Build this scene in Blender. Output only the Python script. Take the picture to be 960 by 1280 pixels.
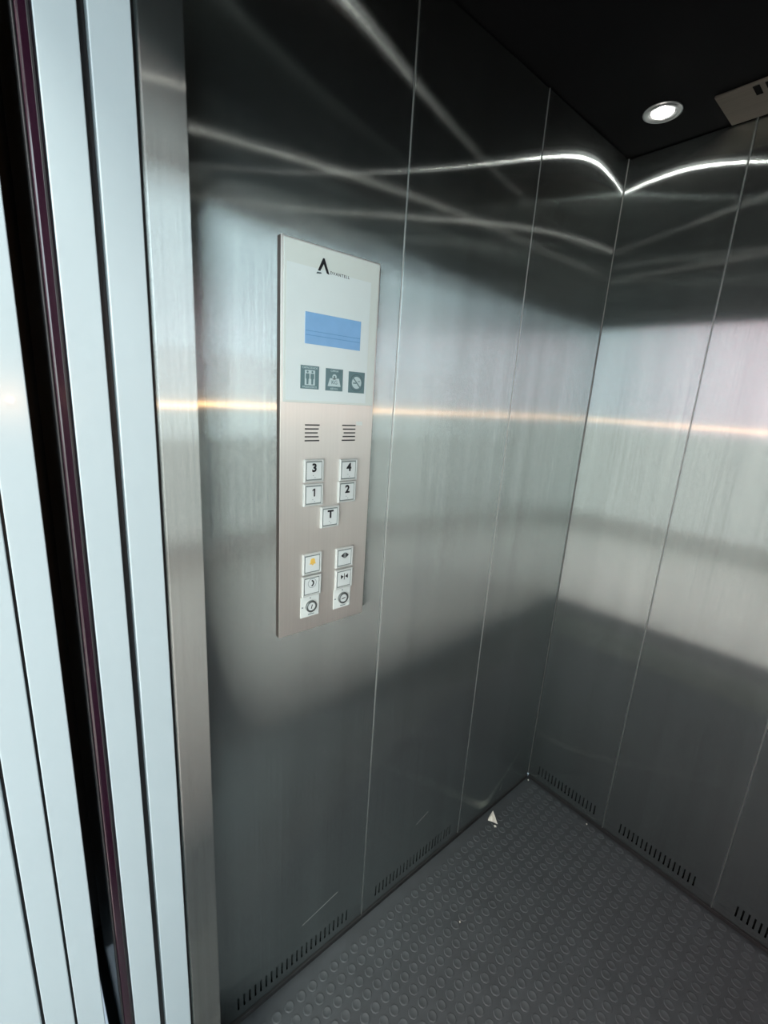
import bpy, bmesh, math, random
from mathutils import Vector, Matrix
random.seed(4)
for o in list(bpy.data.objects):
    bpy.data.objects.remove(o, do_unlink=True)
S = bpy.context.scene
COL = S.collection

# ------------------------------------------------------------------ camera
CAM = Vector((0.7521, -1.5268, 1.4707))
R_ = Vector((0.6440, 0.7627, 0.0606)); U_ = Vector((-0.2227, 0.1111, 0.9685)); F_ = Vector((-0.7319, 0.6372, -0.2414))
cd = bpy.data.cameras.new('camera'); cam = bpy.data.objects.new('camera', cd); COL.objects.link(cam)
cd.sensor_fit = 'VERTICAL'; cd.sensor_height = 36.0; cd.lens = 569.84 / 1280 * 36.0
cd.clip_start = 0.01; cd.clip_end = 60
m = Matrix((R_, U_, -F_)).transposed().to_4x4(); m.translation = CAM
cam.matrix_world = m
S.camera = cam

# ------------------------------------------------------------------ world, light, exposure
W = bpy.data.worlds.new('world'); S.world = W; W.use_nodes = True
W.node_tree.nodes['Background'].inputs[0].default_value = (0.62, 0.80, 0.95, 1)
W.node_tree.nodes['Background'].inputs[1].default_value = 0.6
S.view_settings.view_transform = 'Standard'; S.view_settings.look = 'None'
S.view_settings.gamma = 1.0; S.view_settings.use_curve_mapping = False
S.view_settings.exposure = 0.12
S.cycles.max_bounces = 14; S.cycles.glossy_bounces = 10; S.cycles.diffuse_bounces = 6
S.cycles.sample_clamp_indirect = 8.0
S.cycles.use_denoising = True; S.cycles.denoising_prefilter = 'ACCURATE'; S.cycles.denoising_input_passes = 'RGB_ALBEDO_NORMAL'
S.cycles.use_adaptive_sampling = False; S.cycles.sampling_pattern = 'TABULATED_SOBOL'

def area_light(name, loc, direction, sx, sy, power, col):
    l = bpy.data.lights.new(name, 'AREA'); l.shape = 'RECTANGLE'; l.size = sx; l.size_y = sy
    l.energy = power; l.color = col
    o = bpy.data.objects.new(name, l); COL.objects.link(o)
    o.location = loc; o.rotation_euler = Vector(direction).to_track_quat('-Z', 'Z').to_euler()
    return o
# daylight coming in through the windows of the landing
# (sky above eye level, the duller ground outside below it)
def window_light(name, x, y, direction, width, sky, ground, col_s, col_g):
    zt, zm, zb = 2.85, 1.30, 0.20
    area_light(name + '_sky', (x, y, (zt + zm) / 2), direction, width, zt - zm, sky * width * (zt - zm), col_s)
    area_light(name + '_ground', (x, y, (zm + zb) / 2), direction, width, zm - zb, ground * width * (zm - zb), col_g)
window_light('daylight_side_window', 2.82, -3.20, (-1, 0, 0), 2.0, 24.0, 11.5, (0.80, 0.95, 0.99), (0.95, 0.96, 0.86))
window_light('daylight_far_window', 1.65, -4.32, (0, 1, 0), 1.7, 9.0, 8.0, (0.80, 0.95, 1.0), (0.95, 0.96, 0.86))
window_light('pink_corner_window', -0.70, -4.32, (0, 1, 0), 1.7, 22.0, 6.0, (1.0, 0.50, 0.57), (1.0, 0.78, 0.70))  # pink source added to tint the reflection in the back wall
# warm light of the photographer's phone lamp, held beside the lens
fl = bpy.data.lights.new('phone_lamp', 'POINT'); fl.energy = 1.2; fl.color = (1.0, 0.50, 0.20); fl.shadow_soft_size = 0.006
flo = bpy.data.objects.new('phone_lamp', fl); COL.objects.link(flo); flo.location = (0.795, -1.487, 1.418)

SPOT_E = 120.0

# ------------------------------------------------------------------ materials
def newmat(name):
    mt = bpy.data.materials.new(name); mt.use_nodes = True
    nt = mt.node_tree
    for n in list(nt.nodes): nt.nodes.remove(n)
    out = nt.nodes.new('ShaderNodeOutputMaterial')
    return mt, nt, out
def N(nt, t, **kw):
    n = nt.nodes.new(t)
    for k, v in kw.items(): setattr(n, k, v)
    return n
def math_(nt, op, a, b=None, c=None, clamp=False):
    n = N(nt, 'ShaderNodeMath', operation=op); n.use_clamp = clamp
    for i, v in enumerate((a, b, c)):
        if v is None: continue
        if isinstance(v, (int, float)): n.inputs[i].default_value = v
        else: nt.links.new(v, n.inputs[i])
    return n.outputs[0]
def pbr(name, col, rough=0.5, metal=0.0, spec=0.5, coat=0.0, noise=0.0, nscale=30, bump=0.0, emit=None, estr=0):
    mt, nt, out = newmat(name)
    p = N(nt, 'ShaderNodeBsdfPrincipled')
    p.inputs['Base Color'].default_value = (*col, 1); p.inputs['Roughness'].default_value = rough
    p.inputs['Metallic'].default_value = metal; p.inputs['Specular IOR Level'].default_value = spec
    p.inputs['Coat Weight'].default_value = coat
    if emit: p.inputs['Emission Color'].default_value = (*emit, 1); p.inputs['Emission Strength'].default_value = estr
    if noise or bump:
        g = N(nt, 'ShaderNodeNewGeometry'); t = N(nt, 'ShaderNodeTexNoise'); t.inputs['Scale'].default_value = nscale; t.inputs['Detail'].default_value = 5
        nt.links.new(g.outputs['Position'], t.inputs['Vector'])
        if noise:
            mr = N(nt, 'ShaderNodeMapRange'); mr.inputs[3].default_value = 1 - noise; mr.inputs[4].default_value = 1 + noise
            nt.links.new(t.outputs[0], mr.inputs[0])
            mx = N(nt, 'ShaderNodeVectorMath', operation='SCALE'); mx.inputs[0].default_value = col
            nt.links.new(mr.outputs[0], mx.inputs['Scale']); nt.links.new(mx.outputs[0], p.inputs['Base Color'])
        if bump:
            b = N(nt, 'ShaderNodeBump'); b.inputs['Strength'].default_value = bump; b.inputs['Distance'].default_value = 0.002
            nt.links.new(t.outputs[0], b.inputs['Height']); nt.links.new(b.outputs[0], p.inputs['Normal'])
    nt.links.new(p.outputs[0], out.inputs[0])
    return mt
def steel(name, col=(0.665, 0.735, 0.728), ax=0.0065, ay=0.62, haze=0.09, grain=(220, 220, 1.2), tangent=(0, 0, 1), scratch=None, var=0.13):
    """brushed stainless steel: the grain runs along `tangent`; light smears out across it"""
    mt, nt, out = newmat(name)
    g = N(nt, 'ShaderNodeNewGeometry')
    mp = N(nt, 'ShaderNodeMapping'); mp.inputs['Scale'].default_value = grain
    nt.links.new(g.outputs['Position'], mp.inputs['Vector'])
    t = N(nt, 'ShaderNodeTexNoise'); t.inputs['Scale'].default_value = 1.0; t.inputs['Detail'].default_value = 3
    nt.links.new(mp.outputs[0], t.inputs['Vector'])
    mp2 = N(nt, 'ShaderNodeMapping'); mp2.inputs['Scale'].default_value = tuple(x * (0.06 if x > 10 else 0.6) for x in grain)
    nt.links.new(g.outputs['Position'], mp2.inputs['Vector'])
    t2 = N(nt, 'ShaderNodeTexNoise'); t2.inputs['Scale'].default_value = 1.0; t2.inputs['Detail'].default_value = 4
    nt.links.new(mp2.outputs[0], t2.inputs['Vector'])
    f = math_(nt, 'ADD', math_(nt, 'MULTIPLY', t.outputs[0], 0.45), math_(nt, 'MULTIPLY', t2.outputs[0], 0.55))
    mr = N(nt, 'ShaderNodeMapRange'); mr.inputs[1].default_value = 0.3; mr.inputs[2].default_value = 0.7
    mr.inputs[3].default_value = 1 - var; mr.inputs[4].default_value = 1 + var
    nt.links.new(f, mr.inputs[0])
    sc = N(nt, 'ShaderNodeVectorMath', operation='SCALE'); sc.inputs[0].default_value = col
    nt.links.new(mr.outputs[0], sc.inputs['Scale'])
    tv = N(nt, 'ShaderNodeCombineXYZ')
    for i in range(3): tv.inputs[i].default_value = tangent[i]
    def lobe(ax, ay):
        r2 = math.sqrt(ax * ay); a = 1 - math.sqrt(ax / ay)
        n = N(nt, 'ShaderNodeBsdfAnisotropic', distribution='GGX')
        n.inputs['Roughness'].default_value = math.sqrt(r2); n.inputs['Anisotropy'].default_value = a
        nt.links.new(sc.outputs[0], n.inputs['Color']); nt.links.new(tv.outputs[0], n.inputs['Tangent'])
        return n
    a = lobe(ax, ay); b = lobe(max(0.15, ax), max(ay, 0.6))
    mx = N(nt, 'ShaderNodeMixShader'); mx.inputs[0].default_value = haze
    nt.links.new(a.outputs[0], mx.inputs[1]); nt.links.new(b.outputs[0], mx.inputs[2])
    last = mx
    if scratch:   # short pale scratches worn into the sheet: (y0, z0, slope, length, half width)
        sx = N(nt, 'ShaderNodeSeparateXYZ'); nt.links.new(g.outputs['Position'], sx.inputs[0])
        tot = None
        for (y0, z0, sl, ln, hw) in scratch:
            dy = math_(nt, 'SUBTRACT', sx.outputs[1], y0)
            dz = math_(nt, 'ABSOLUTE', math_(nt, 'SUBTRACT', sx.outputs[2], math_(nt, 'MULTIPLY_ADD', dy, sl, z0)))
            k = math_(nt, 'MULTIPLY', math_(nt, 'LESS_THAN', dz, hw), math_(nt, 'MULTIPLY', math_(nt, 'GREATER_THAN', dy, 0.0), math_(nt, 'LESS_THAN', dy, ln)))
            tot = k if tot is None else math_(nt, 'MAXIMUM', tot, k)
        d = N(nt, 'ShaderNodeBsdfDiffuse'); d.inputs[0].default_value = (0.75, 0.75, 0.72, 1)
        m2 = N(nt, 'ShaderNodeMixShader'); nt.links.new(math_(nt, 'MULTIPLY', tot, 0.55), m2.inputs[0])
        nt.links.new(last.outputs[0], m2.inputs[1]); nt.links.new(d.outputs[0], m2.inputs[2]); last = m2
    nt.links.new(last.outputs[0], out.inputs[0])
    return mt
def emis(name, col, st):
    mt, nt, out = newmat(name); e = N(nt, 'ShaderNodeEmission'); e.inputs[0].default_value = (*col, 1); e.inputs[1].default_value = st
    nt.links.new(e.outputs[0], out.inputs[0]); return mt

M = {}
M['steel'] = steel('brushed_steel')
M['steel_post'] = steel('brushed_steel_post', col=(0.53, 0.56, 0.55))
M['steel_left'] = steel('brushed_steel_scratched', scratch=[(-1.061, 0.152, 0.205, 0.108, 0.0006), (-0.66, 0.20, 0.35, 0.05, 0.0005), (-0.2, 0.05, 2.5, 0.01, 0.0012)])
M['steel_panel'] = steel('brushed_steel_console', col=(0.78, 0.755, 0.72), ax=0.05, ay=0.6, haze=0.5, var=0.05)
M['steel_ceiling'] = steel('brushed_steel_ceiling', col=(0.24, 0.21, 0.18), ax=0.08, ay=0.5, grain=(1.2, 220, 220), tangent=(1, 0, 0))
M['aluminium'] = steel('sill_aluminium', col=(0.28, 0.29, 0.28), ax=0.06, ay=0.5, grain=(1.2, 220, 220), tangent=(1, 0, 0))
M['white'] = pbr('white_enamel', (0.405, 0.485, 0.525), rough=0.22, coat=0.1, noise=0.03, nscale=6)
M['wall_paint'] = pbr('landing_paint', (0.62, 0.60, 0.58), rough=0.8, noise=0.04, nscale=4)
M['landing_tile'] = pbr('landing_floor_tile', (0.82, 0.80, 0.76), rough=0.35, noise=0.1, nscale=5)
M['dark_strip'] = pbr('dark_floor_strip', (0.04, 0.04, 0.042), rough=0.5, noise=0.4, nscale=90)
M['black'] = pbr('black_ceiling_laminate', (0.003, 0.003, 0.0035), rough=0.6, spec=0.06, noise=0.1)
M['void'] = pbr('black_void', (0.008, 0.008, 0.008), rough=0.9, spec=0.05, noise=0.1)
M['shaft'] = pbr('dark_shaft_steel', (0.06, 0.06, 0.058), rough=0.7, noise=0.2)
M['rubber'] = pbr('black_studded_rubber', (0.060, 0.069, 0.076), rough=0.55, spec=0.45, noise=0.25, nscale=9, bump=0.05)
M['rubber_base'] = pbr('black_rubber_base', (0.054, 0.062, 0.069), rough=0.6, spec=0.4, noise=0.3, nscale=14, bump=0.1)
M['skirt'] = pbr('black_skirting', (0.018, 0.019, 0.02), rough=0.6, noise=0.3, nscale=20)
M['curtain'] = pbr('dark_red_infrared_plastic', (0.016, 0.004, 0.011), rough=0.12, spec=0.6, noise=0.1)
M['rib_and_gap'] = pbr('black_rib_and_gap', (0.012, 0.012, 0.014), rough=0.45, noise=0.1)
M['casing'] = pbr('dark_bronze_casing', (0.075, 0.055, 0.048), rough=0.4, metal=0.3, noise=0.1)
M['glass'] = pbr('white_backed_glass', (0.76, 0.85, 0.82), rough=0.10, coat=0.6, noise=0.02)
M['film'] = pbr('pale_backing_film', (0.80, 0.91, 0.92), rough=0.12, coat=0.5, noise=0.02)
M['screen'] = pbr('blue_lcd', (0.20, 0.38, 0.58), rough=0.12, coat=0.5, noise=0.12, nscale=40, emit=(0.14, 0.34, 0.68), estr=0.25)
M['screen_line'] = pbr('lcd_line', (0.16, 0.36, 0.62), rough=0.2, noise=0.02)
M['picto'] = pbr('slate_print', (0.15, 0.25, 0.27), rough=0.3, noise=0.03)
M['picto_light'] = pbr('pale_print', (0.58, 0.72, 0.74), rough=0.3, noise=0.02)
M['ink'] = pbr('black_ink', (0.012, 0.014, 0.018), rough=0.4, noise=0.02)
M['ink_soft'] = pbr('grey_ink', (0.10, 0.15, 0.17), rough=0.4, noise=0.02)
M['amber'] = pbr('amber_print', (0.85, 0.55, 0.12), rough=0.4, noise=0.02)
M['cap'] = pbr('pale_button_cap', (0.70, 0.76, 0.76), rough=0.3, noise=0.02)
M['frame_metal'] = pbr('satin_bezel', (0.62, 0.66, 0.65), rough=0.3, metal=0.15, noise=0.03)
M['seam_bead'] = pbr('satin_bead_steel', (0.56, 0.58, 0.58), rough=0.45, metal=1.0, noise=0.05)
M['lock'] = pbr('dark_lock_ring', (0.16, 0.18, 0.18), rough=0.3, metal=0.6, noise=0.05)
M['groove'] = pbr('grey_button_groove', (0.20, 0.24, 0.24), rough=0.4, noise=0.05)
M['fillet'] = pbr('dull_fillet_steel', (0.44, 0.46, 0.45), rough=0.5, metal=1.0, noise=0.05)
M['key_plate'] = pbr('white_key_plate', (0.78, 0.84, 0.82), rough=0.3, noise=0.02)
M['trim_ring'] = pbr('satin_lamp_ring', (0.6, 0.6, 0.6), rough=0.35, metal=1.0, noise=0.03)
M['paper'] = pbr('torn_paper', (0.80, 0.78, 0.70), rough=0.9, noise=0.05, nscale=80)
M['lamp'] = emis('lamp_lens', (1.0, 0.97, 0.90), SPOT_E)
M['lamp_glass'] = emis('lamp_diffuser', (1.0, 0.98, 0.94), 2.5)
M['lamp_dim'] = emis('dim_lamp_lens', (1.0, 0.95, 0.85), SPOT_E * 0.5)  # this and the next are dimmed to weaken their streaks on the steel
M['lamp_faint'] = emis('faint_lamp_lens', (1.0, 0.95, 0.85), SPOT_E * 0.09)
M['landing_fill_lamp'] = emis('landing_fill_diffuser', (1.0, 0.98, 0.88), 66.0)
M['pvc'] = pbr('window_frame_pvc', (0.75, 0.75, 0.75), rough=0.4, noise=0.02)

# ------------------------------------------------------------------ helpers
def tag(o, label=None, cat=None, group=None, kind=None):
    if label: o['label'] = label
    if cat: o['category'] = cat
    if group: o['group'] = group
    if kind: o['kind'] = kind
    return o
def link(name, me, mat=None, parent=None, loc=(0, 0, 0)):
    if mat is not None and not me.materials: me.materials.append(mat)
    o = bpy.data.objects.new(name, me); COL.objects.link(o); o.location = loc
    if parent is not None: o.parent = parent
    return o
def empty(name, loc):
    o = bpy.data.objects.new(name, None); COL.objects.link(o); o.location = loc; o.empty_display_size = 0.05; return o
def bm_mesh(name, bm, smooth=False):
    me = bpy.data.meshes.new(name)
    bmesh.ops.recalc_face_normals(bm, faces=bm.faces[:])
    bm.to_mesh(me); bm.free()
    if smooth:
        for p in me.polygons: p.use_smooth = True
    return me
def add_box(bm, lo, hi, bev=0.0, seg=2):
    r = bmesh.ops.create_cube(bm, size=1.0)
    for v in r['verts']:
        v.co = Vector([lo[i] + (v.co[i] + 0.5) * (hi[i] - lo[i]) for i in range(3)])
    if bev > 0:
        es = {e for v in r['verts'] for e in v.link_edges}
        bmesh.ops.bevel(bm, geom=list(es), offset=bev, segments=seg, affect='EDGES', profile=0.5)
def box(name, lo, hi, mat, parent=None, bev=0.0, org=(0, 0, 0), seg=2):
    bm = bmesh.new(); add_box(bm, [lo[i] - org[i] for i in range(3)], [hi[i] - org[i] for i in range(3)], bev, seg)
    return link(name, bm_mesh(name, bm), mat, parent)
def boxes(name, lst, mat, parent=None, bev=0.0, org=(0, 0, 0)):
    bm = bmesh.new()
    for lo, hi in lst: add_box(bm, [lo[i] - org[i] for i in range(3)], [hi[i] - org[i] for i in range(3)], bev)
    return link(name, bm_mesh(name, bm), mat, parent)
def lathe(bm, prof, n, M4=None, cap=True):
    """prof: (radius, height) turned about +Z; M4 places it"""
    M4 = M4 or Matrix.Identity(4)
    rings = []
    for (r, h) in prof:
        rings.append([bm.verts.new(M4 @ Vector((r * math.cos(2 * math.pi * k / n), r * math.sin(2 * math.pi * k / n), h))) for k in range(n)])
    for a, b in zip(rings, rings[1:]):
        for k in range(n): bm.faces.new((a[k], a[(k + 1) % n], b[(k + 1) % n], b[k]))
    if cap: bm.faces.new(rings[-1])
XN = Matrix(((0, 0, 1), (1, 0, 0), (0, 1, 0))).to_4x4()       # local x->Y, y->Z, z->+X : things fixed on the left wall
def on_wall(x, y, z):
    mm = XN.copy(); mm.translation = Vector((x, y, z)); return mm
def prism(bm, pts, x0, x1, oy=0, oz=0):
    """outline (y, z) extruded from x0 to x1"""
    a = [bm.verts.new((x0, oy + p[0], oz + p[1])) for p in pts]; b = [bm.verts.new((x1, oy + p[0], oz + p[1])) for p in pts]
    n = len(pts)
    bm.faces.new(b); bm.faces.new(a[::-1])
    for k in range(n): bm.faces.new((a[k], a[(k + 1) % n], b[(k + 1) % n], b[k]))
def text_mesh(s, size, bold=0.0, align='CENTER', extrude=0.0002, spacing=1.0):
    cu = bpy.data.curves.new('lettering', 'FONT'); cu.body = s; cu.size = size; cu.align_x = align; cu.align_y = 'CENTER'
    cu.extrude = extrude; cu.offset = bold; cu.space_character = spacing; cu.resolution_u = 2
    o = bpy.data.objects.new('lettering', cu); COL.objects.link(o)
    dg = bpy.context.evaluated_depsgraph_get(); dg.update()
    me = bpy.data.meshes.new_from_object(o.evaluated_get(dg))
    bpy.data.objects.remove(o, do_unlink=True); bpy.data.curves.remove(cu)
    return me
def wall_text(name, s, size, x, y, z, mat, parent, **kw):
    me = text_mesh(s, size, **kw); me.transform(on_wall(x, y, z)); me.materials.clear()
    return link(name, me, mat, parent)

# ------------------------------------------------------------------ the cab shell
H = 2.2; DEP = 1.307; WID = 1.0
def panel_mesh(name, s0, s1, z0, z1, to3d, slots=(), sw=0.0046, sz=(0.042, 0.080), bev=0.0021, thick=0.016):
    """one folded sheet of the lining, its lower edge pierced by upright ventilation slots (real openings)"""
    bm = bmesh.new()
    def q(*pts): bm.faces.new([bm.verts.new(to3d(*p)) for p in pts])
    a0, a1, c0, c1 = s0 + bev, s1 - bev, z0 + bev, z1 - bev
    def rect(u0, u1, v0, v1, d=0.0): q((u0, v0, d), (u1, v0, d), (u1, v1, d), (u0, v1, d))
    if slots:
        rect(a0, a1, c0, sz[0]); rect(a0, a1, sz[1], c1)
        u = a0
        for s in slots:
            rect(u, s - sw / 2, sz[0], sz[1]); u = s + sw / 2
            l, r, b, t = s - sw / 2, s + sw / 2, sz[0], sz[1]; dd = -thick * 0.6
            q((l, b, 0), (r, b, 0), (r, b, dd), (l, b, dd)); q((l, t, 0), (r, t, 0), (r, t, dd), (l, t, dd))
            q((l, b, 0), (l, t, 0), (l, t, dd), (l, b, dd)); q((r, b, 0), (r, t, 0), (r, t, dd), (r, b, dd))
        rect(u, a1, sz[0], sz[1])
    else:
        rect(a0, a1, c0, c1)
    o = [(s0, z0), (s1, z0), (s1, z1), (s0, z1)]; i = [(a0, c0), (a1, c0), (a1, c1), (a0, c1)]
    for k in range(4):
        j = (k + 1) % 4
        q((*i[k], 0), (*i[j], 0), (*o[j], -bev), (*o[k], -bev))
        q((*o[k], -bev), (*o[j], -bev), (*o[j], -thick), (*o[k], -thick))
    bmesh.ops.remove_doubles(bm, verts=bm.verts[:], dist=1e-5)
    return bm_mesh(name, bm)
GAP = 0.0012
def lining(root, cuts, to3d, mat, slots, z0=0.014, z1=H - 0.001):
    for k, (s0, s1) in enumerate(zip(cuts, cuts[1:])):
        if k: 
            bm = bmesh.new()  # added bead, rounded so every seam catches a bright line
            prof = [(-0.0011, -0.0030), (-0.0011, -0.0004), (-0.0006, 0.0003), (0.0, 0.0006), (0.0006, 0.0003), (0.0011, -0.0004), (0.0011, -0.0030)]
            va = [bm.verts.new(to3d(s0 + u, z0, d)) for u, d in prof]; vb = [bm.verts.new(to3d(s0 + u, z1, d)) for u, d in prof]
            for q in range(len(prof) - 1): bm.faces.new((va[q], va[q + 1], vb[q + 1], vb[q]))
            link('seam_glint_bead', bm_mesh('seam_glint_bead', bm, True), M['seam_bead'], root)
        link('wall_panel', panel_mesh('wall_panel', s0 + GAP, s1 - GAP, z0, z1, to3d, slots.get(k, ())), mat, root)
def spread(a, b, n): return [a + (b - a) * k / (n - 1) for k in range(n)]

wl = tag(box('wall_left', (-0.05, -DEP, 0), (-0.0185, 0.03, H), M['void']), 'brushed steel cab wall of three tall panels carrying the button panel', kind='structure')
lining(wl, [-DEP, -0.8622, -0.4382, -0.001], lambda s, z, d: (d, s, z), M['steel_left'],
       {0: spread(-1.231, -0.918, 23), 1: spread(-0.812, -0.486, 24)})
wb = tag(box('wall_back', (-0.0185, 0.0185, 0), (WID + 0.0185, 0.05, H), M['void']), 'brushed steel cab wall meeting the button wall in the corner', kind='structure')
lining(wb, [0.001, 0.307, 0.6447, WID - 0.001], lambda s, z, d: (s, -d, z), M['steel'],
       {0: spread(0.0444, 0.27, 17), 1: spread(0.362, 0.589, 17), 2: spread(0.70, 0.94, 18)})
wr = tag(box('wall_right', (WID + 0.0185, -DEP, 0), (WID + 0.05, 0.0185, H), M['void']), 'brushed steel cab wall opposite the button panel', kind='structure')
lining(wr, [-DEP, -0.8622, -0.4382, -0.001], lambda s, z, d: (WID - d, s, z), M['steel'],
       {0: spread(-1.231, -0.918, 23), 1: spread(-0.812, -0.486, 24)})
# folded steel fillet in the corner between the two visible walls
bm = bmesh.new(); f_ = 0.0024
va = [bm.verts.new((0.0, -f_, z)) for z in (0.014, H - 0.001)]; vb = [bm.verts.new((f_, 0.0, z)) for z in (0.014, H - 0.001)]; vc_ = [bm.verts.new((-0.002, 0.002, z)) for z in (0.014, H - 0.001)]
bm.faces.new((va[0], vb[0], vb[1], va[1])); bm.faces.new((va[0], vc_[0], vc_[1], va[1])); bm.faces.new((vb[0], vc_[0], vc_[1], vb[1]))
link('corner_fillet', bm_mesh('corner_fillet', bm), M['fillet'], wb)
# dark skirting gap under the linings
tag(box('baseboard_left', (-0.012, -DEP, 0.0), (0.004, -0.004, 0.0135), M['skirt'], bev=0.001), 'narrow black skirting under the button wall', kind='structure')
tag(box('baseboard_back', (0.004, -0.004, 0.0), (WID - 0.004, 0.012, 0.0135), M['skirt'], bev=0.001), 'narrow black skirting under the corner wall', kind='structure')
tag(box('baseboard_right', (WID - 0.004, -DEP, 0.0), (WID + 0.012, -0.004, 0.0135), M['skirt'], bev=0.001), 'narrow black skirting under the wall opposite the buttons', kind='structure')
# front of the cab: two folded steel returns and the header over the doorway
wf = tag(box('wall_front', (-0.05, -1.357, 1.985), (WID + 0.05, -DEP, H), M['steel'], bev=0.001), 'brushed steel cab front around the doorway', kind='structure')
box('door_post', (-0.05, -1.357, 0.0), (0.1, -DEP, 1.9849), M['steel_post'], wf, bev=0.0016)
box('door_post', (0.96, -1.357, 0.0), (WID + 0.05, -DEP, 1.9849), M['steel_post'], wf, bev=0.0016)
tag(box('ceiling', (-0.05, -1.357, H), (WID + 0.05, 0.05, H + 0.03), M['black']), 'matt black cab ceiling with recessed round lamps', kind='structure')

# ------------------------------------------------------------------ floor: black rubber with round studs
fl_ = tag(box('floor', (-0.0, -DEP - 0.05, -0.03), (WID, 0.0, 0.0), M['rubber_base']), 'black rubber cab floor covered in round raised studs', kind='structure')
PIT = 0.0333; SX0 = 0.0115; SY0 = -0.0240
def stud_bm(bm, at=(0, 0), n=10):
    lathe(bm, [(0.0128, 0.0), (0.0116, 0.0021), (0.0088, 0.0007)], n, Matrix.Translation((at[0], at[1], 0.0)))
bm = bmesh.new(); stud_bm(bm); stud_me = bm_mesh('rubber_stud', bm, True); stud_me.materials.append(M['rubber'])
def project(p):
    d = Vector(p) - CAM; z = d.dot(F_)
    if z <= 0.02: return None
    return 480 + 569.84 * d.dot(R_) / z, 640 - 569.84 * d.dot(U_) / z, z
spots = []
for i in range(40):
    for j in range(50):
        x = SX0 + 0.0333 * i + 0.004; y = SY0 - PIT * j
        if 0.018 < x < WID - 0.018 and -DEP - 0.03 < y < -0.018:
            q = project((x, y, 0)); vis = q is not None and -8 < q[0] < 968 and -8 < q[1] < 1288
            spots.append((0 if vis else 1, (Vector((x, y, 0)) - CAM).length, x, y))
spots.sort()
for k, (_, _, x, y) in enumerate(spots[:300]):
    link('rubber_stud', stud_me, None, fl_, (x, y, 0.0))
bm = bmesh.new()
for (_, _, x, y) in spots[300:]: stud_bm(bm, (x, y))
tag(link('rubber_studs', bm_mesh('rubber_studs', bm, True), M['rubber'], fl_), kind='stuff')

# ------------------------------------------------------------------ doorway: sills, car doors, landing doors, frame
def door_panel(name, y0, y1, label, x1=0.1, x0=-0.36):
    o = box(name, (x0, y0, 0.006), (x1, y1, 2.06), M['white'], bev=0.0014, seg=3)
    return tag(o, label, kind='structure')
door_panel('door_1', -1.4040, -1.3625, 'white enamelled car door panel edge beside the steel post')
d2 = door_panel('door_2', -1.4510, -1.4130, 'white enamelled car door panel edge carrying the dark red light strip')
# light curtain profile on the leading edge of the fast car door
lc = box('light_curtain', (0.072, -1.4655, 0.03), (0.0985, -1.4512, 2.03), M['curtain'], d2, bev=0.003, seg=3); lc['label'] = 'dark red glossy infrared light strip'
box('rubber_rib', (0.080, -1.4680, 0.03), (0.0965, -1.4656, 2.03), M['rib_and_gap'], lc, bev=0.0008)
box('rubber_rib', (0.0986, -1.4562, 0.03), (0.1000, -1.4535, 2.03), M['rib_and_gap'], lc, bev=0.0005)
door_panel('door_3', -1.5265, -1.4920, 'white enamelled landing door panel edge next to the black gap')
door_panel('door_4', -1.5635, -1.5295, 'white enamelled landing door panel edge between two thin dark grooves')
# black strips set into the open gaps between the panels so they read dark
tag(box('trim_1', (-0.2, -1.4125, 0.006), (0.086, -1.4045, 2.05), M['rib_and_gap']), 'black strip darkening the gap between the two car door panels', kind='structure')
tag(box('trim_2', (-0.2, -1.3622, 0.006), (0.088, -1.3573, 2.05), M['rib_and_gap']), 'black strip darkening the gap between the steel post and the car door', kind='structure')
tag(box('trim_3', (-0.2, -1.5293, 0.006), (0.092, -1.5267, 2.05), M['rib_and_gap']), 'black strip darkening the gap between the two landing door panels', kind='structure')
tag(box('trim_4', (-0.2, -1.5668, 0.006), (0.092, -1.5637, 2.05), M['rib_and_gap']), 'black strip darkening the gap between landing door and door frame', kind='structure')
fr = tag(boxes('trim_5', [((0.02, -1.68, 0.0), (0.1, -1.567, 2.06)), ((0.96, -1.60, 0.0), (1.04, -1.49, 2.06)), ((0.1001, -1.60, 1.975), (0.9599, -1.567, 2.16))], M['white'], bev=0.002),
         'white enamelled landing door frame', kind='structure')
sill = tag(box('trim_6', (-0.43, -1.470, -0.04), (1.05, -1.3575, 0.0), M['aluminium'], bev=0.001), 'ribbed aluminium sill of the car door', kind='structure')
for k in range(6):
    box('sill_rib', (-0.43, -1.366 - 0.016 * k - 0.006, 0.0), (1.05, -1.366 - 0.016 * k, 0.004), M['aluminium'], sill)
sill2 = tag(box('trim_7', (-0.43, -1.68, -0.04), (1.05, -1.492, 0.0), M['aluminium'], bev=0.001), 'ribbed aluminium sill of the landing door', kind='structure')
for k in range(9):
    box('sill_rib', (-0.43, -1.500 - 0.018 * k - 0.007, 0.0), (1.05, -1.500 - 0.018 * k, 0.004), M['aluminium'], sill2)
tag(boxes('wall_shaft', [((-0.47, -1.56, -0.1), (-0.435, -1.30, 2.5)), ((1.06, -1.56, -0.1), (1.1, -1.36, 2.5)), ((-0.43, -1.56, 2.2), (1.06, -1.36, 2.24)), ((-0.43, -1.36, -0.1), (-0.052, -1.31, 2.2))], M['shaft']),
    'dark shaft lining behind the open doors', kind='structure')

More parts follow.
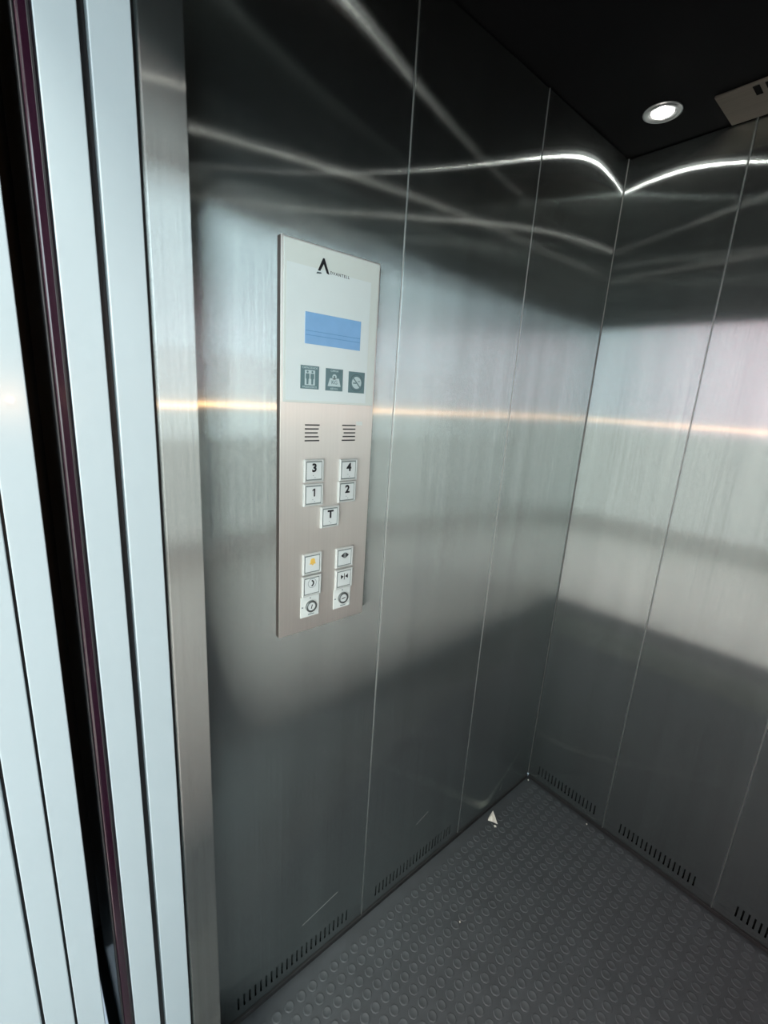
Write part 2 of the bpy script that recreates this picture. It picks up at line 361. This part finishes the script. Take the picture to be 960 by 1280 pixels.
# ------------------------------------------------------------------ the landing behind the camera
tag(box('floor_landing', (-1.6, -4.3, -0.05), (2.8, -1.951, 0.0), M['landing_tile']), 'pale tiled landing floor outside the doors', kind='structure')
tag(box('floor_dark_strip', (-1.6, -1.95, -0.05), (2.8, -1.681, 0.0), M['dark_strip']), 'dark floor strip added in front of the landing door to shape the reflection', kind='structure')  # unseen strip, added to set the lower edge of the bright reflection
tag(boxes('wall_landing_front', [((-1.6, -1.67, 0), (0.02, -1.575, 3.0)), ((1.04, -1.60, 0), (2.8, -1.575, 3.0)), ((0.02, -1.60, 2.161), (1.04, -1.575, 3.0))], M['wall_paint']),
    'painted landing wall around the lift doorway', kind='structure')
tag(box('wall_landing_left', (-1.7, -4.3, 0), (-1.6, -1.6, 3.0), M['wall_paint']), 'painted side wall of the landing', kind='structure')
WZ0, WZ1 = 0.18, 2.87
tag(boxes('wall_landing_right', [((2.8, -4.3, 0), (2.9, -1.6, WZ0)), ((2.8, -4.3, WZ1), (2.9, -1.6, 3.0)), ((2.8, -2.18, WZ0), (2.9, -1.6, WZ1)), ((2.8, -4.3, WZ0), (2.9, -4.22, WZ1))], M['wall_paint']),
    'painted landing wall with the side window', kind='structure')
tag(boxes('wall_landing_far', [((-1.7, -4.4, 0), (2.9, -4.3, WZ0)), ((-1.7, -4.4, WZ1), (2.9, -4.3, 3.0)), ((-1.7, -4.4, WZ0), (-1.57, -4.3, WZ1)), ((0.17, -4.4, WZ0), (0.78, -4.3, WZ1)), ((2.52, -4.4, WZ0), (2.9, -4.3, WZ1))], M['wall_paint']),
    'painted landing wall with two windows', kind='structure')
tag(box('ceiling_landing', (-1.7, -4.4, 3.0), (2.9, -1.575, 3.05), M['wall_paint']), 'painted landing ceiling', kind='structure')
tag(boxes('window_1', [((2.81, -4.22, WZ0), (2.87, -4.18, WZ1)), ((2.81, -2.22, WZ0), (2.87, -2.18, WZ1)), ((2.81, -4.22, WZ0), (2.87, -2.18, WZ0 + .04)), ((2.81, -4.22, WZ1 - .04), (2.87, -2.18, WZ1))], M['pvc']), 'side window of the landing', kind='structure')
for nm, x0, x1, lb in (('window_2', 0.78, 2.52, 'wide far window of the landing'), ('window_3', -1.57, 0.17, 'narrow far window added for the pink light')):
    tag(boxes(nm, [((x0, -4.38, WZ0), (x0 + .04, -4.31, WZ1)), ((x1 - .04, -4.38, WZ0), (x1, -4.31, WZ1)), ((x0, -4.38, WZ0), (x1, -4.31, WZ0 + .04)), ((x0, -4.38, WZ1 - .04), (x1, -4.31, WZ1))], M['pvc']), lb, kind='structure')

# unseen round lamp, added to brighten the landing floor mirrored in the steel
lr = tag(empty('landing_fill_lamp', (0.55, -2.35, 3.0)), 'large round lamp added to brighten the landing floor outside the doors', 'ceiling lamp')
bm = bmesh.new(); lathe(bm, [(0.34, 0.0), (0.34, -0.03), (0.325, -0.04), (0.305, -0.04), (0.305, -0.005)], 32, cap=False)
link('rim', bm_mesh('rim', bm, True), M['pvc'], lr)
bm = bmesh.new(); lathe(bm, [(0.30, -0.006), (0.30, -0.030), (0.22, -0.040), (0.10, -0.045)], 32)
link('diffuser', bm_mesh('diffuser', bm, True), M['landing_fill_lamp'], lr)

# ------------------------------------------------------------------ control panel on the left wall
PY0, PY1, PZ0, PZ1, PX = -1.1385, -0.9310, 0.9975, 1.7165, 0.014
OR = (0.0, (PY0 + PY1) / 2, PZ0)
cp = tag(empty('control_panel', OR), 'tall steel lift control panel with white glass top, screen, pictograms and square buttons', 'control panel')
def P(x): return (x[0] - OR[0], x[1] - OR[1], x[2] - OR[2])
def pbox(name, y0, y1, z0, z1, x0, x1, mat, parent, bev=0.0, seg=2):
    return box(name, (x0, y0, z0), (x1, y1, z1), mat, parent, bev, OR, seg)
pbox('casing', PY0 + 0.0004, PY1 - 0.0004, PZ0 + 0.0004, PZ1 - 0.0004, 0.0003, PX - 0.0022, M['casing'], cp)
body = pbox('face_plate', PY0, PY1, PZ0, PZ1, PX - 0.0021, PX, M['steel_panel'], cp, 0.0008)
ZS = 1.4545
glass = pbox('glass_panel', PY0 + 0.0045, PY1 - 0.0035, ZS, PZ1 - 0.0035, PX + 0.0001, PX + 0.0022, M['glass'], cp, 0.0006)
film = pbox('backing_film', PY0 + 0.009, -0.9535, ZS + 0.004, 1.6785, PX + 0.0023, PX + 0.0026, M['film'], glass)
scr = pbox('display_screen', -1.0937, -0.9735, 1.5555, 1.6075, PX + 0.0027, PX + 0.0034, M['screen'], cp, 0.0003); scr['label'] = 'blue backlit display'
for z in (1.5695, 1.5765): pbox('screen_line', -1.0925, -0.9745, z, z + 0.0012, PX + 0.0035, PX + 0.0037, M['screen_line'], scr)
XF = PX + 0.0028
# maker's mark: open letter A with a pale swash, small capitals after it
def pprism(name, polys, mat, parent, x0=XF, x1=XF + 0.0004):
    bm = bmesh.new()
    for pts in polys: prism(bm, pts, x0 - OR[0], x1 - OR[0], -OR[1], -OR[2])
    return link(name, bm_mesh(name, bm), mat, parent)
ay, az = -1.0715, 1.6715
logo = pprism('maker_mark', [[(ay + 0.001, az + 0.0045), (ay + 0.0058, az + 0.0045), (ay + 0.0125, az + 0.0165), (ay + 0.0192, az + 0.0030), (ay + 0.0245, az + 0.0020), (ay + 0.0139, az + 0.0255), (ay + 0.0108, az + 0.0255)]], M['ink'], glass, XF, XF + 0.0004)
pprism('swash', [[(ay - 0.002, az - 0.001), (ay + 0.0085, az + 0.0005), (ay + 0.0075, az + 0.0025), (ay - 0.0005, az + 0.002)]], M['ink_soft'], logo)
wall_text('lettering', 'DVANTELL', 0.0068, XF - OR[0], ay + 0.0262 - OR[1], az + 0.0055 - OR[2], M['ink'], logo, align='LEFT', spacing=1.35)
# three printed pictograms
def picto(y0, y1, z0, z1):
    return pbox('pictogram', y0, y1, z0, z1, XF, XF + 0.0004, M['picto'], cp)
XS = XF + 0.0005
def circ(cy, cz, r, n=16, a0=0, a1=2 * math.pi): return [(cy + r * math.cos(a0 + (a1 - a0) * k / n), cz + r * math.sin(a0 + (a1 - a0) * k / n)) for k in range(n)]
p1 = picto(-1.1012, -1.0631, 1.4790, 1.5190); p1['label'] = 'slate pictogram of two people in a lift'
c = -1.0822
pprism('lift_symbol', [[(c - 0.0105, 1.4855), (c + 0.0105, 1.4855), (c + 0.0105, 1.5115), (c - 0.0105, 1.5115)]], M['picto_light'], p1, XS, XS + 0.0002)
for s in (-0.005, 0.0048):
    pprism('person_symbol', [circ(c + s, 1.5085, 0.0019), [(c + s - 0.0036, 1.5055), (c + s + 0.0036, 1.5055), (c + s + 0.0036, 1.4965), (c + s + 0.0021, 1.4965), (c + s + 0.0019, 1.4870), (c + s - 0.0019, 1.4870), (c + s - 0.0021, 1.4965), (c + s - 0.0036, 1.4965)][::-1]], M['picto'], p1, XS + 0.0003, XS + 0.0005)
wall_text('lettering', 'CAPACIDADE', 0.0052, XS - OR[0], c - OR[1], 1.5152 - OR[2], M['picto_light'], p1)
wall_text('lettering', 'PASSAGEIROS', 0.0048, XS - OR[0], c - OR[1], 1.4822 - OR[2], M['picto_light'], p1)
p2 = picto(-1.0488, -1.0105, 1.4785, 1.5180); p2['label'] = 'slate pictogram of a weight marked KG'
c = -1.0296
pprism('weight_symbol', [[(c - 0.0145, 1.4865), (c + 0.0145, 1.4865), (c + 0.0100, 1.5010), (c - 0.0100, 1.5010)]], M['picto_light'], p2, XS, XS + 0.0002)
bm = bmesh.new(); mm = on_wall(XS - OR[0], c - OR[1], 1.5035 - OR[2])
lathe(bm, [(0.0022, 0), (0.0022, 0.0002), (0.0048, 0.0002), (0.0048, 0)], 16, mm, cap=False); link('weight_ring', bm_mesh('weight_ring', bm), M['picto_light'], p2)
wall_text('lettering', 'KG', 0.0100, XS + 0.0004 - OR[0], c - OR[1], 1.4935 - OR[2], M['picto'], p2)
wall_text('lettering', 'CARGA', 0.0052, XS - OR[0], c - OR[1], 1.5140 - OR[2], M['picto_light'], p2)
wall_text('lettering', '600 KG', 0.0052, XS - OR[0], c - OR[1], 1.4822 - OR[2], M['picto_light'], p2)
p3 = picto(-0.9972, -0.9588, 1.4775, 1.5165); p3['label'] = 'slate no smoking pictogram'
c = -0.9780; cz = 1.4965
pprism('disc_symbol', [circ(c, cz, 0.0112, 20)], M['picto_light'], p3, XS, XS + 0.0002)
dd = 0.0012 / math.sqrt(2); q_ = 0.0112 / math.sqrt(2)
pprism('bar_symbol', [[(c - q_ - dd, cz + q_ - dd), (c + q_ - dd, cz - q_ - dd), (c + q_ + dd, cz - q_ + dd), (c - q_ + dd, cz + q_ + dd)]], M['picto'], p3, XS + 0.0003, XS + 0.0005)
pprism('cigarette_symbol', [[(c - 0.0085, cz - 0.0020), (c - 0.001, cz - 0.0020), (c - 0.001, cz + 0.0002), (c - 0.0085, cz + 0.0002)], [(c + 0.003, cz + 0.002), (c + 0.008, cz + 0.002), (c + 0.008, cz + 0.0035), (c + 0.003, cz + 0.0035)]], M['picto'], p3, XS + 0.0003, XS + 0.0005)
bm = bmesh.new()
lathe(bm, [(0.0148, 0), (0.0148, 0.0002), (0.0158, 0.0002), (0.0158, 0)], 24, on_wall(XS - OR[0], c - OR[1], cz - OR[2]), cap=False); link('ring_symbol', bm_mesh('ring_symbol', bm), M['ink_soft'], p3)
# speaker slots, five bars each, tapering towards the waist
for (y0, y1, left) in ((-1.0886, -1.0570, True), (-1.0056, -0.9733, False)):
    sp = empty('speaker_grille', (0, 0, 0)); sp.parent = cp
    for k in range(5):
        z = 1.4150 - 0.0072 * k; cut = (0.0, 0.0018, 0.0040, 0.0018, 0.0)[k]
        a, b = (y0, y1 - cut) if left else (y0 + cut, y1)
        pbox('slot', a, b, z - 0.0012, z + 0.0012, PX - 0.001, PX + 0.0003, M['ink'], sp, 0.0002)
# buttons
def button(cy, cz, label):
    h = 0.0215
    bm = bmesh.new()
    lo, hi = (PX + 0.0001, cy - h, cz - h), (PX + 0.006, cy + h, cz + h)
    # bezel: square ring with chamfered lip
    ro = [(cy - h, cz - h), (cy + h, cz - h), (cy + h, cz + h), (cy - h, cz + h)]
    def ring(k, x): return [bm.verts.new((x - OR[0], cy + (y - cy) * k - OR[1], cz + (z - cz) * k - OR[2])) for y, z in ro]
    rs = [ring(1.0, PX + 0.0001), ring(1.0, PX + 0.0045), ring(0.95, PX + 0.0055), ring(0.86, PX + 0.0055), ring(0.83, PX + 0.0030), ring(0.80, PX + 0.0030)]
    for a, b in zip(rs, rs[1:]):
        for k in range(4): bm.faces.new((a[k], a[(k + 1) % 4], b[(k + 1) % 4], b[k]))
    o = link('button', bm_mesh('button', bm), M['frame_metal'], cp); o['label'] = label
    g = h * 0.75
    pbox('groove', cy - h * 0.825, cy + h * 0.825, cz - h * 0.825, cz + h * 0.825, PX + 0.0005, PX + 0.0034, M['groove'], o)
    pbox('button_cap', cy - g, cy + g, cz - g, cz + g, PX + 0.0035, PX + 0.0048, M['cap'], o, 0.0008)
    return o
XB = PX + 0.0050
def legend(b, s, cy, cz): wall_text('lettering', s, 0.0215, XB - OR[0], cy - OR[1], cz + 0.0050 - OR[2], M['ink'], b, bold=0.0009)
for s, cy, cz in (('3', -1.0690, 1.3300), ('4', -0.9885, 1.3275), ('1', -1.0690, 1.2833), ('2', -0.9902, 1.2830), ('T', -1.0292, 1.2350)):
    b = button(cy, cz, 'square floor button marked ' + s)
    if s == '1': pprism('lettering', [[(cy - 0.0004, cz - 0.0030), (cy + 0.0026, cz - 0.0030), (cy + 0.0026, cz + 0.0125), (cy + 0.0002, cz + 0.0125), (cy - 0.0034, cz + 0.0100), (cy - 0.0034, cz + 0.0075), (cy - 0.0004, cz + 0.0092)]], M['ink'], b, XB, XB + 0.0003)
    else: legend(b, s, cy, cz)
    boxes('braille', [((XB, cy - 0.003 + 0.004 * k, cz - 0.0095 - 0.004 * (k % 2)), (XB + 0.0004, cy - 0.0018 + 0.004 * k, cz - 0.0083 - 0.004 * (k % 2))) for k in range(2)], M['ink_soft'], b, org=OR)
XL0, XL1 = XB, XB + 0.0003
cy, cz = -1.0680, 1.1428; b = button(cy, cz, 'square alarm button with amber bell')
bell = [(-0.0078, -0.001), (-0.0058, 0.001), (-0.0052, 0.007), (-0.0030, 0.0105), (0.0030, 0.0105), (0.0052, 0.007), (0.0058, 0.001), (0.0078, -0.001)]
pprism('bell_symbol', [[(cy + u, cz + 0.001 + v) for u, v in bell], [(cy - 0.002, cz - 0.0025), (cy + 0.002, cz - 0.0025), (cy + 0.002, cz - 0.0005), (cy - 0.002, cz - 0.0005)]], M['amber'], b, XL0, XL1)
cy, cz = -1.0680, 1.0957; b = button(cy, cz, 'square call button with telephone mark')
arc = [(cy - 0.003 + 0.0075 * math.cos(t), cz + 0.006 + 0.0075 * math.sin(t)) for t in [(-75 + 150 * k / 9) * math.pi / 180 for k in range(10)]]
arc2 = [(cy - 0.003 + 0.0045 * math.cos(t), cz + 0.006 + 0.0045 * math.sin(t)) for t in [(-75 + 150 * k / 9) * math.pi / 180 for k in range(10)]]
bm = bmesh.new()
for k in range(9): prism(bm, [arc[k], arc[k + 1], arc2[k + 1], arc2[k]], XL0, XL1, -OR[1], -OR[2])
link('telephone_symbol', bm_mesh('telephone_symbol', bm), M['ink'], b)
bm = bmesh.new()
lathe(bm, [(0.0092, 0), (0.0092, 0.0002), (0.0098, 0.0002), (0.0098, 0)], 20, on_wall(XB - OR[0], cy - OR[1], cz + 0.006 - OR[2]), cap=False); link('ring_symbol', bm_mesh('ring_symbol', bm), M['ink_soft'], b)
cy, cz = -0.9895, 1.1418; b = button(cy, cz, 'square door open button with outward arrows')
z_ = cz + 0.005
pprism('arrow_symbol', [[(cy - 0.0098, z_), (cy - 0.0030, z_ - 0.0055), (cy - 0.0030, z_ + 0.0055)], [(cy + 0.0098, z_), (cy + 0.0030, z_ + 0.0055), (cy + 0.0030, z_ - 0.0055)], [(cy - 0.0018, z_ - 0.006), (cy - 0.0006, z_ - 0.006), (cy - 0.0006, z_ + 0.006), (cy - 0.0018, z_ + 0.006)], [(cy + 0.0006, z_ - 0.006), (cy + 0.0018, z_ - 0.006), (cy + 0.0018, z_ + 0.006), (cy + 0.0006, z_ + 0.006)]], M['ink'], b, XL0, XL1)
cy, cz = -0.9888, 1.0942; b = button(cy, cz, 'square door close button with inward arrows')
z_ = cz + 0.005
pprism('arrow_symbol', [[(cy - 0.0020, z_), (cy - 0.0090, z_ + 0.0050), (cy - 0.0090, z_ - 0.0050)], [(cy + 0.0020, z_), (cy + 0.0090, z_ - 0.0050), (cy + 0.0090, z_ + 0.0050)], [(cy - 0.0007, z_ - 0.007), (cy + 0.0007, z_ - 0.007), (cy + 0.0007, z_ + 0.007), (cy - 0.0007, z_ + 0.007)]], M['ink'], b, XL0, XL1)
# two key switches on white plates
for cy, cz, lab, ang in ((-1.0700, 1.0505, 'white key switch plate under the call button', 1.3), (-0.9905, 1.0495, 'white key switch plate under the door close button', 0.2)):
    k_ = pbox('key_switch', cy - 0.0215, cy + 0.0215, cz - 0.0225, cz + 0.0225, PX + 0.0001, PX + 0.0016, M['key_plate'], cp, 0.0003); k_['label'] = lab
    bm = bmesh.new(); lathe(bm, [(0.0125, 0), (0.0125, 0.004), (0.0115, 0.0048), (0.0095, 0.0048), (0.0090, 0.002)], 24, on_wall(PX + 0.0016 - OR[0], cy + 0.002 - OR[1], cz - OR[2]), cap=False)
    link('lock_ring', bm_mesh('lock_ring', bm, False), M['lock'], k_)
    bm = bmesh.new(); lathe(bm, [(0.0088, 0.0002), (0.0088, 0.0035), (0.0080, 0.0040)], 20, on_wall(PX + 0.0016 - OR[0], cy + 0.002 - OR[1], cz - OR[2]))
    core = link('lock_core', bm_mesh('lock_core', bm), M['cap'], k_)
    s, c_ = math.sin(ang), math.cos(ang)
    pts = [(-0.0045, -0.0010), (0.0045, -0.0010), (0.0045, 0.0010), (-0.0045, 0.0010)]
    pprism('keyhole', [[(cy + 0.002 + u * c_ - v * s, cz + u * s + v * c_) for u, v in pts]], M['ink'], k_, PX + 0.0057, PX + 0.0059)
    for mk in [((PX + 0.0017, cy - 0.0005, cz + 0.0165), (PX + 0.0019, cy + 0.0012, cz + 0.0195)), ((PX + 0.0017, cy - 0.0190, cz - 0.001), (PX + 0.0019, cy - 0.0160, cz + 0.0012)), ((PX + 0.0017, cy - 0.004, cz - 0.0185), (PX + 0.0019, cy + 0.010, cz - 0.0170))]: box('printed_mark', mk[0], mk[1], M['ink_soft'], k_, org=OR)
sk = pbox('sticker_scrap', -0.9720, -0.9570, 1.4155, 1.4230, PX + 0.0001, PX + 0.0003, M['key_plate'], cp); sk['label'] = 'torn white sticker scrap'

# ------------------------------------------------------------------ ceiling lamps and ventilation cover
def downlight(x, y, label, lens='lamp'):
    r = tag(empty('downlight', (x, y, H)), label, 'ceiling lamp', 'round lamps in the cab ceiling')
    bm = bmesh.new(); lathe(bm, [(0.044, 0.0), (0.044, -0.003), (0.038, -0.006), (0.030, -0.004), (0.029, -0.0005)], 32, cap=False)
    link('trim_ring', bm_mesh('trim_ring', bm, True), M['trim_ring'], r)
    bm = bmesh.new(); lathe(bm, [(0.0270, -0.0010), (0.025, -0.0030), (0.018, -0.0046), (0.009, -0.0054)], 24)
    ln = link('lens', bm_mesh('lens', bm, True), M['lamp_glass'], r)
    bm = bmesh.new(); lathe(bm, [(0.0090, -0.0050), (0.0088, -0.0066), (0.0065, -0.0082), (0.003, -0.0090)], 16)
    link('led_chip', bm_mesh('led_chip', bm, True), M[lens], ln)
    return r
downlight(0.149, -0.170, 'round glowing ceiling lamp above the corner of the steel walls')
downlight(0.149, -1.105, 'round ceiling lamp above the control panel end of the cab', 'lamp_faint')
downlight(0.851, -0.170, 'round ceiling lamp above the far end of the corner wall', 'lamp_dim')
downlight(0.851, -1.105, 'round ceiling lamp above the doorway end opposite the control panel', 'lamp_dim')
vc = tag(empty('ventilation_cover', (0.5, -0.08, H)), 'brushed steel ceiling ventilation cover with dark slots above the corner wall', 'vent cover')
bm = bmesh.new(); add_box(bm, (-0.245, -0.075, -0.006), (0.245, 0.074, -0.0002), 0.002)
plate = link('cover_plate', bm_mesh('cover_plate', bm), M['steel_ceiling'], vc)
for k in range(16):
    x = -0.168 + 0.0224 * k
    bm = bmesh.new(); add_box(bm, (x - 0.0062, -0.066, -0.0066), (x + 0.0062, -0.026, -0.0061)); link('slot', bm_mesh('slot', bm), M['void'], vc)

# ------------------------------------------------------------------ litter on the floor
def crumple(name, loc, pts, label, cat):
    bm = bmesh.new()
    vs = [bm.verts.new(p) for p in pts]
    bmesh.ops.convex_hull(bm, input=vs)
    bmesh.ops.subdivide_edges(bm, edges=bm.edges[:], cuts=1)
    for v in bm.verts: v.co += Vector((random.uniform(-1, 1), random.uniform(-1, 1), random.uniform(-0.3, 0.6))) * 0.0011
    return tag(link(name, bm_mesh(name, bm), M['paper'], None, loc), label, cat)
crumple('paper_scrap', (0.040, -0.288, 0.0028), [(-0.018, 0.020, 0.004), (-0.012, 0.015, 0.014), (-0.016, -0.006, 0.001), (-0.004, -0.004, 0.020), (0.012, 0.004, 0.004), (0.020, 0.000, 0.0), (-0.010, -0.016, 0.002), (0.006, -0.012, 0.008), (-0.012, 0.012, 0.026)],
        'crumpled white paper scrap on the studded floor by the skirting', 'paper')
def crumb(x, y, r, label): crumple('crumb', (x, y, 0.0024), [(-r, 0, 0), (r, r / 2, 0), (r / 2, -r, 0), (0, 0, 1.4 * r), (-r / 2, 0.7 * r, 0.7 * r)], label, 'crumb')
crumb(0.060, -0.302, 0.0050, 'tiny white crumb just in front of the paper scrap')
crumb(0.016, -0.020, 0.0035, 'tiny pale crumb in the floor corner between the two steel walls')
crumb(0.262, -0.022, 0.0030, 'tiny pale crumb at the foot of the corner wall')
crumb(0.1865, -0.6420, 0.0026, 'tiny white speck alone on the studded floor below the paper scrap')
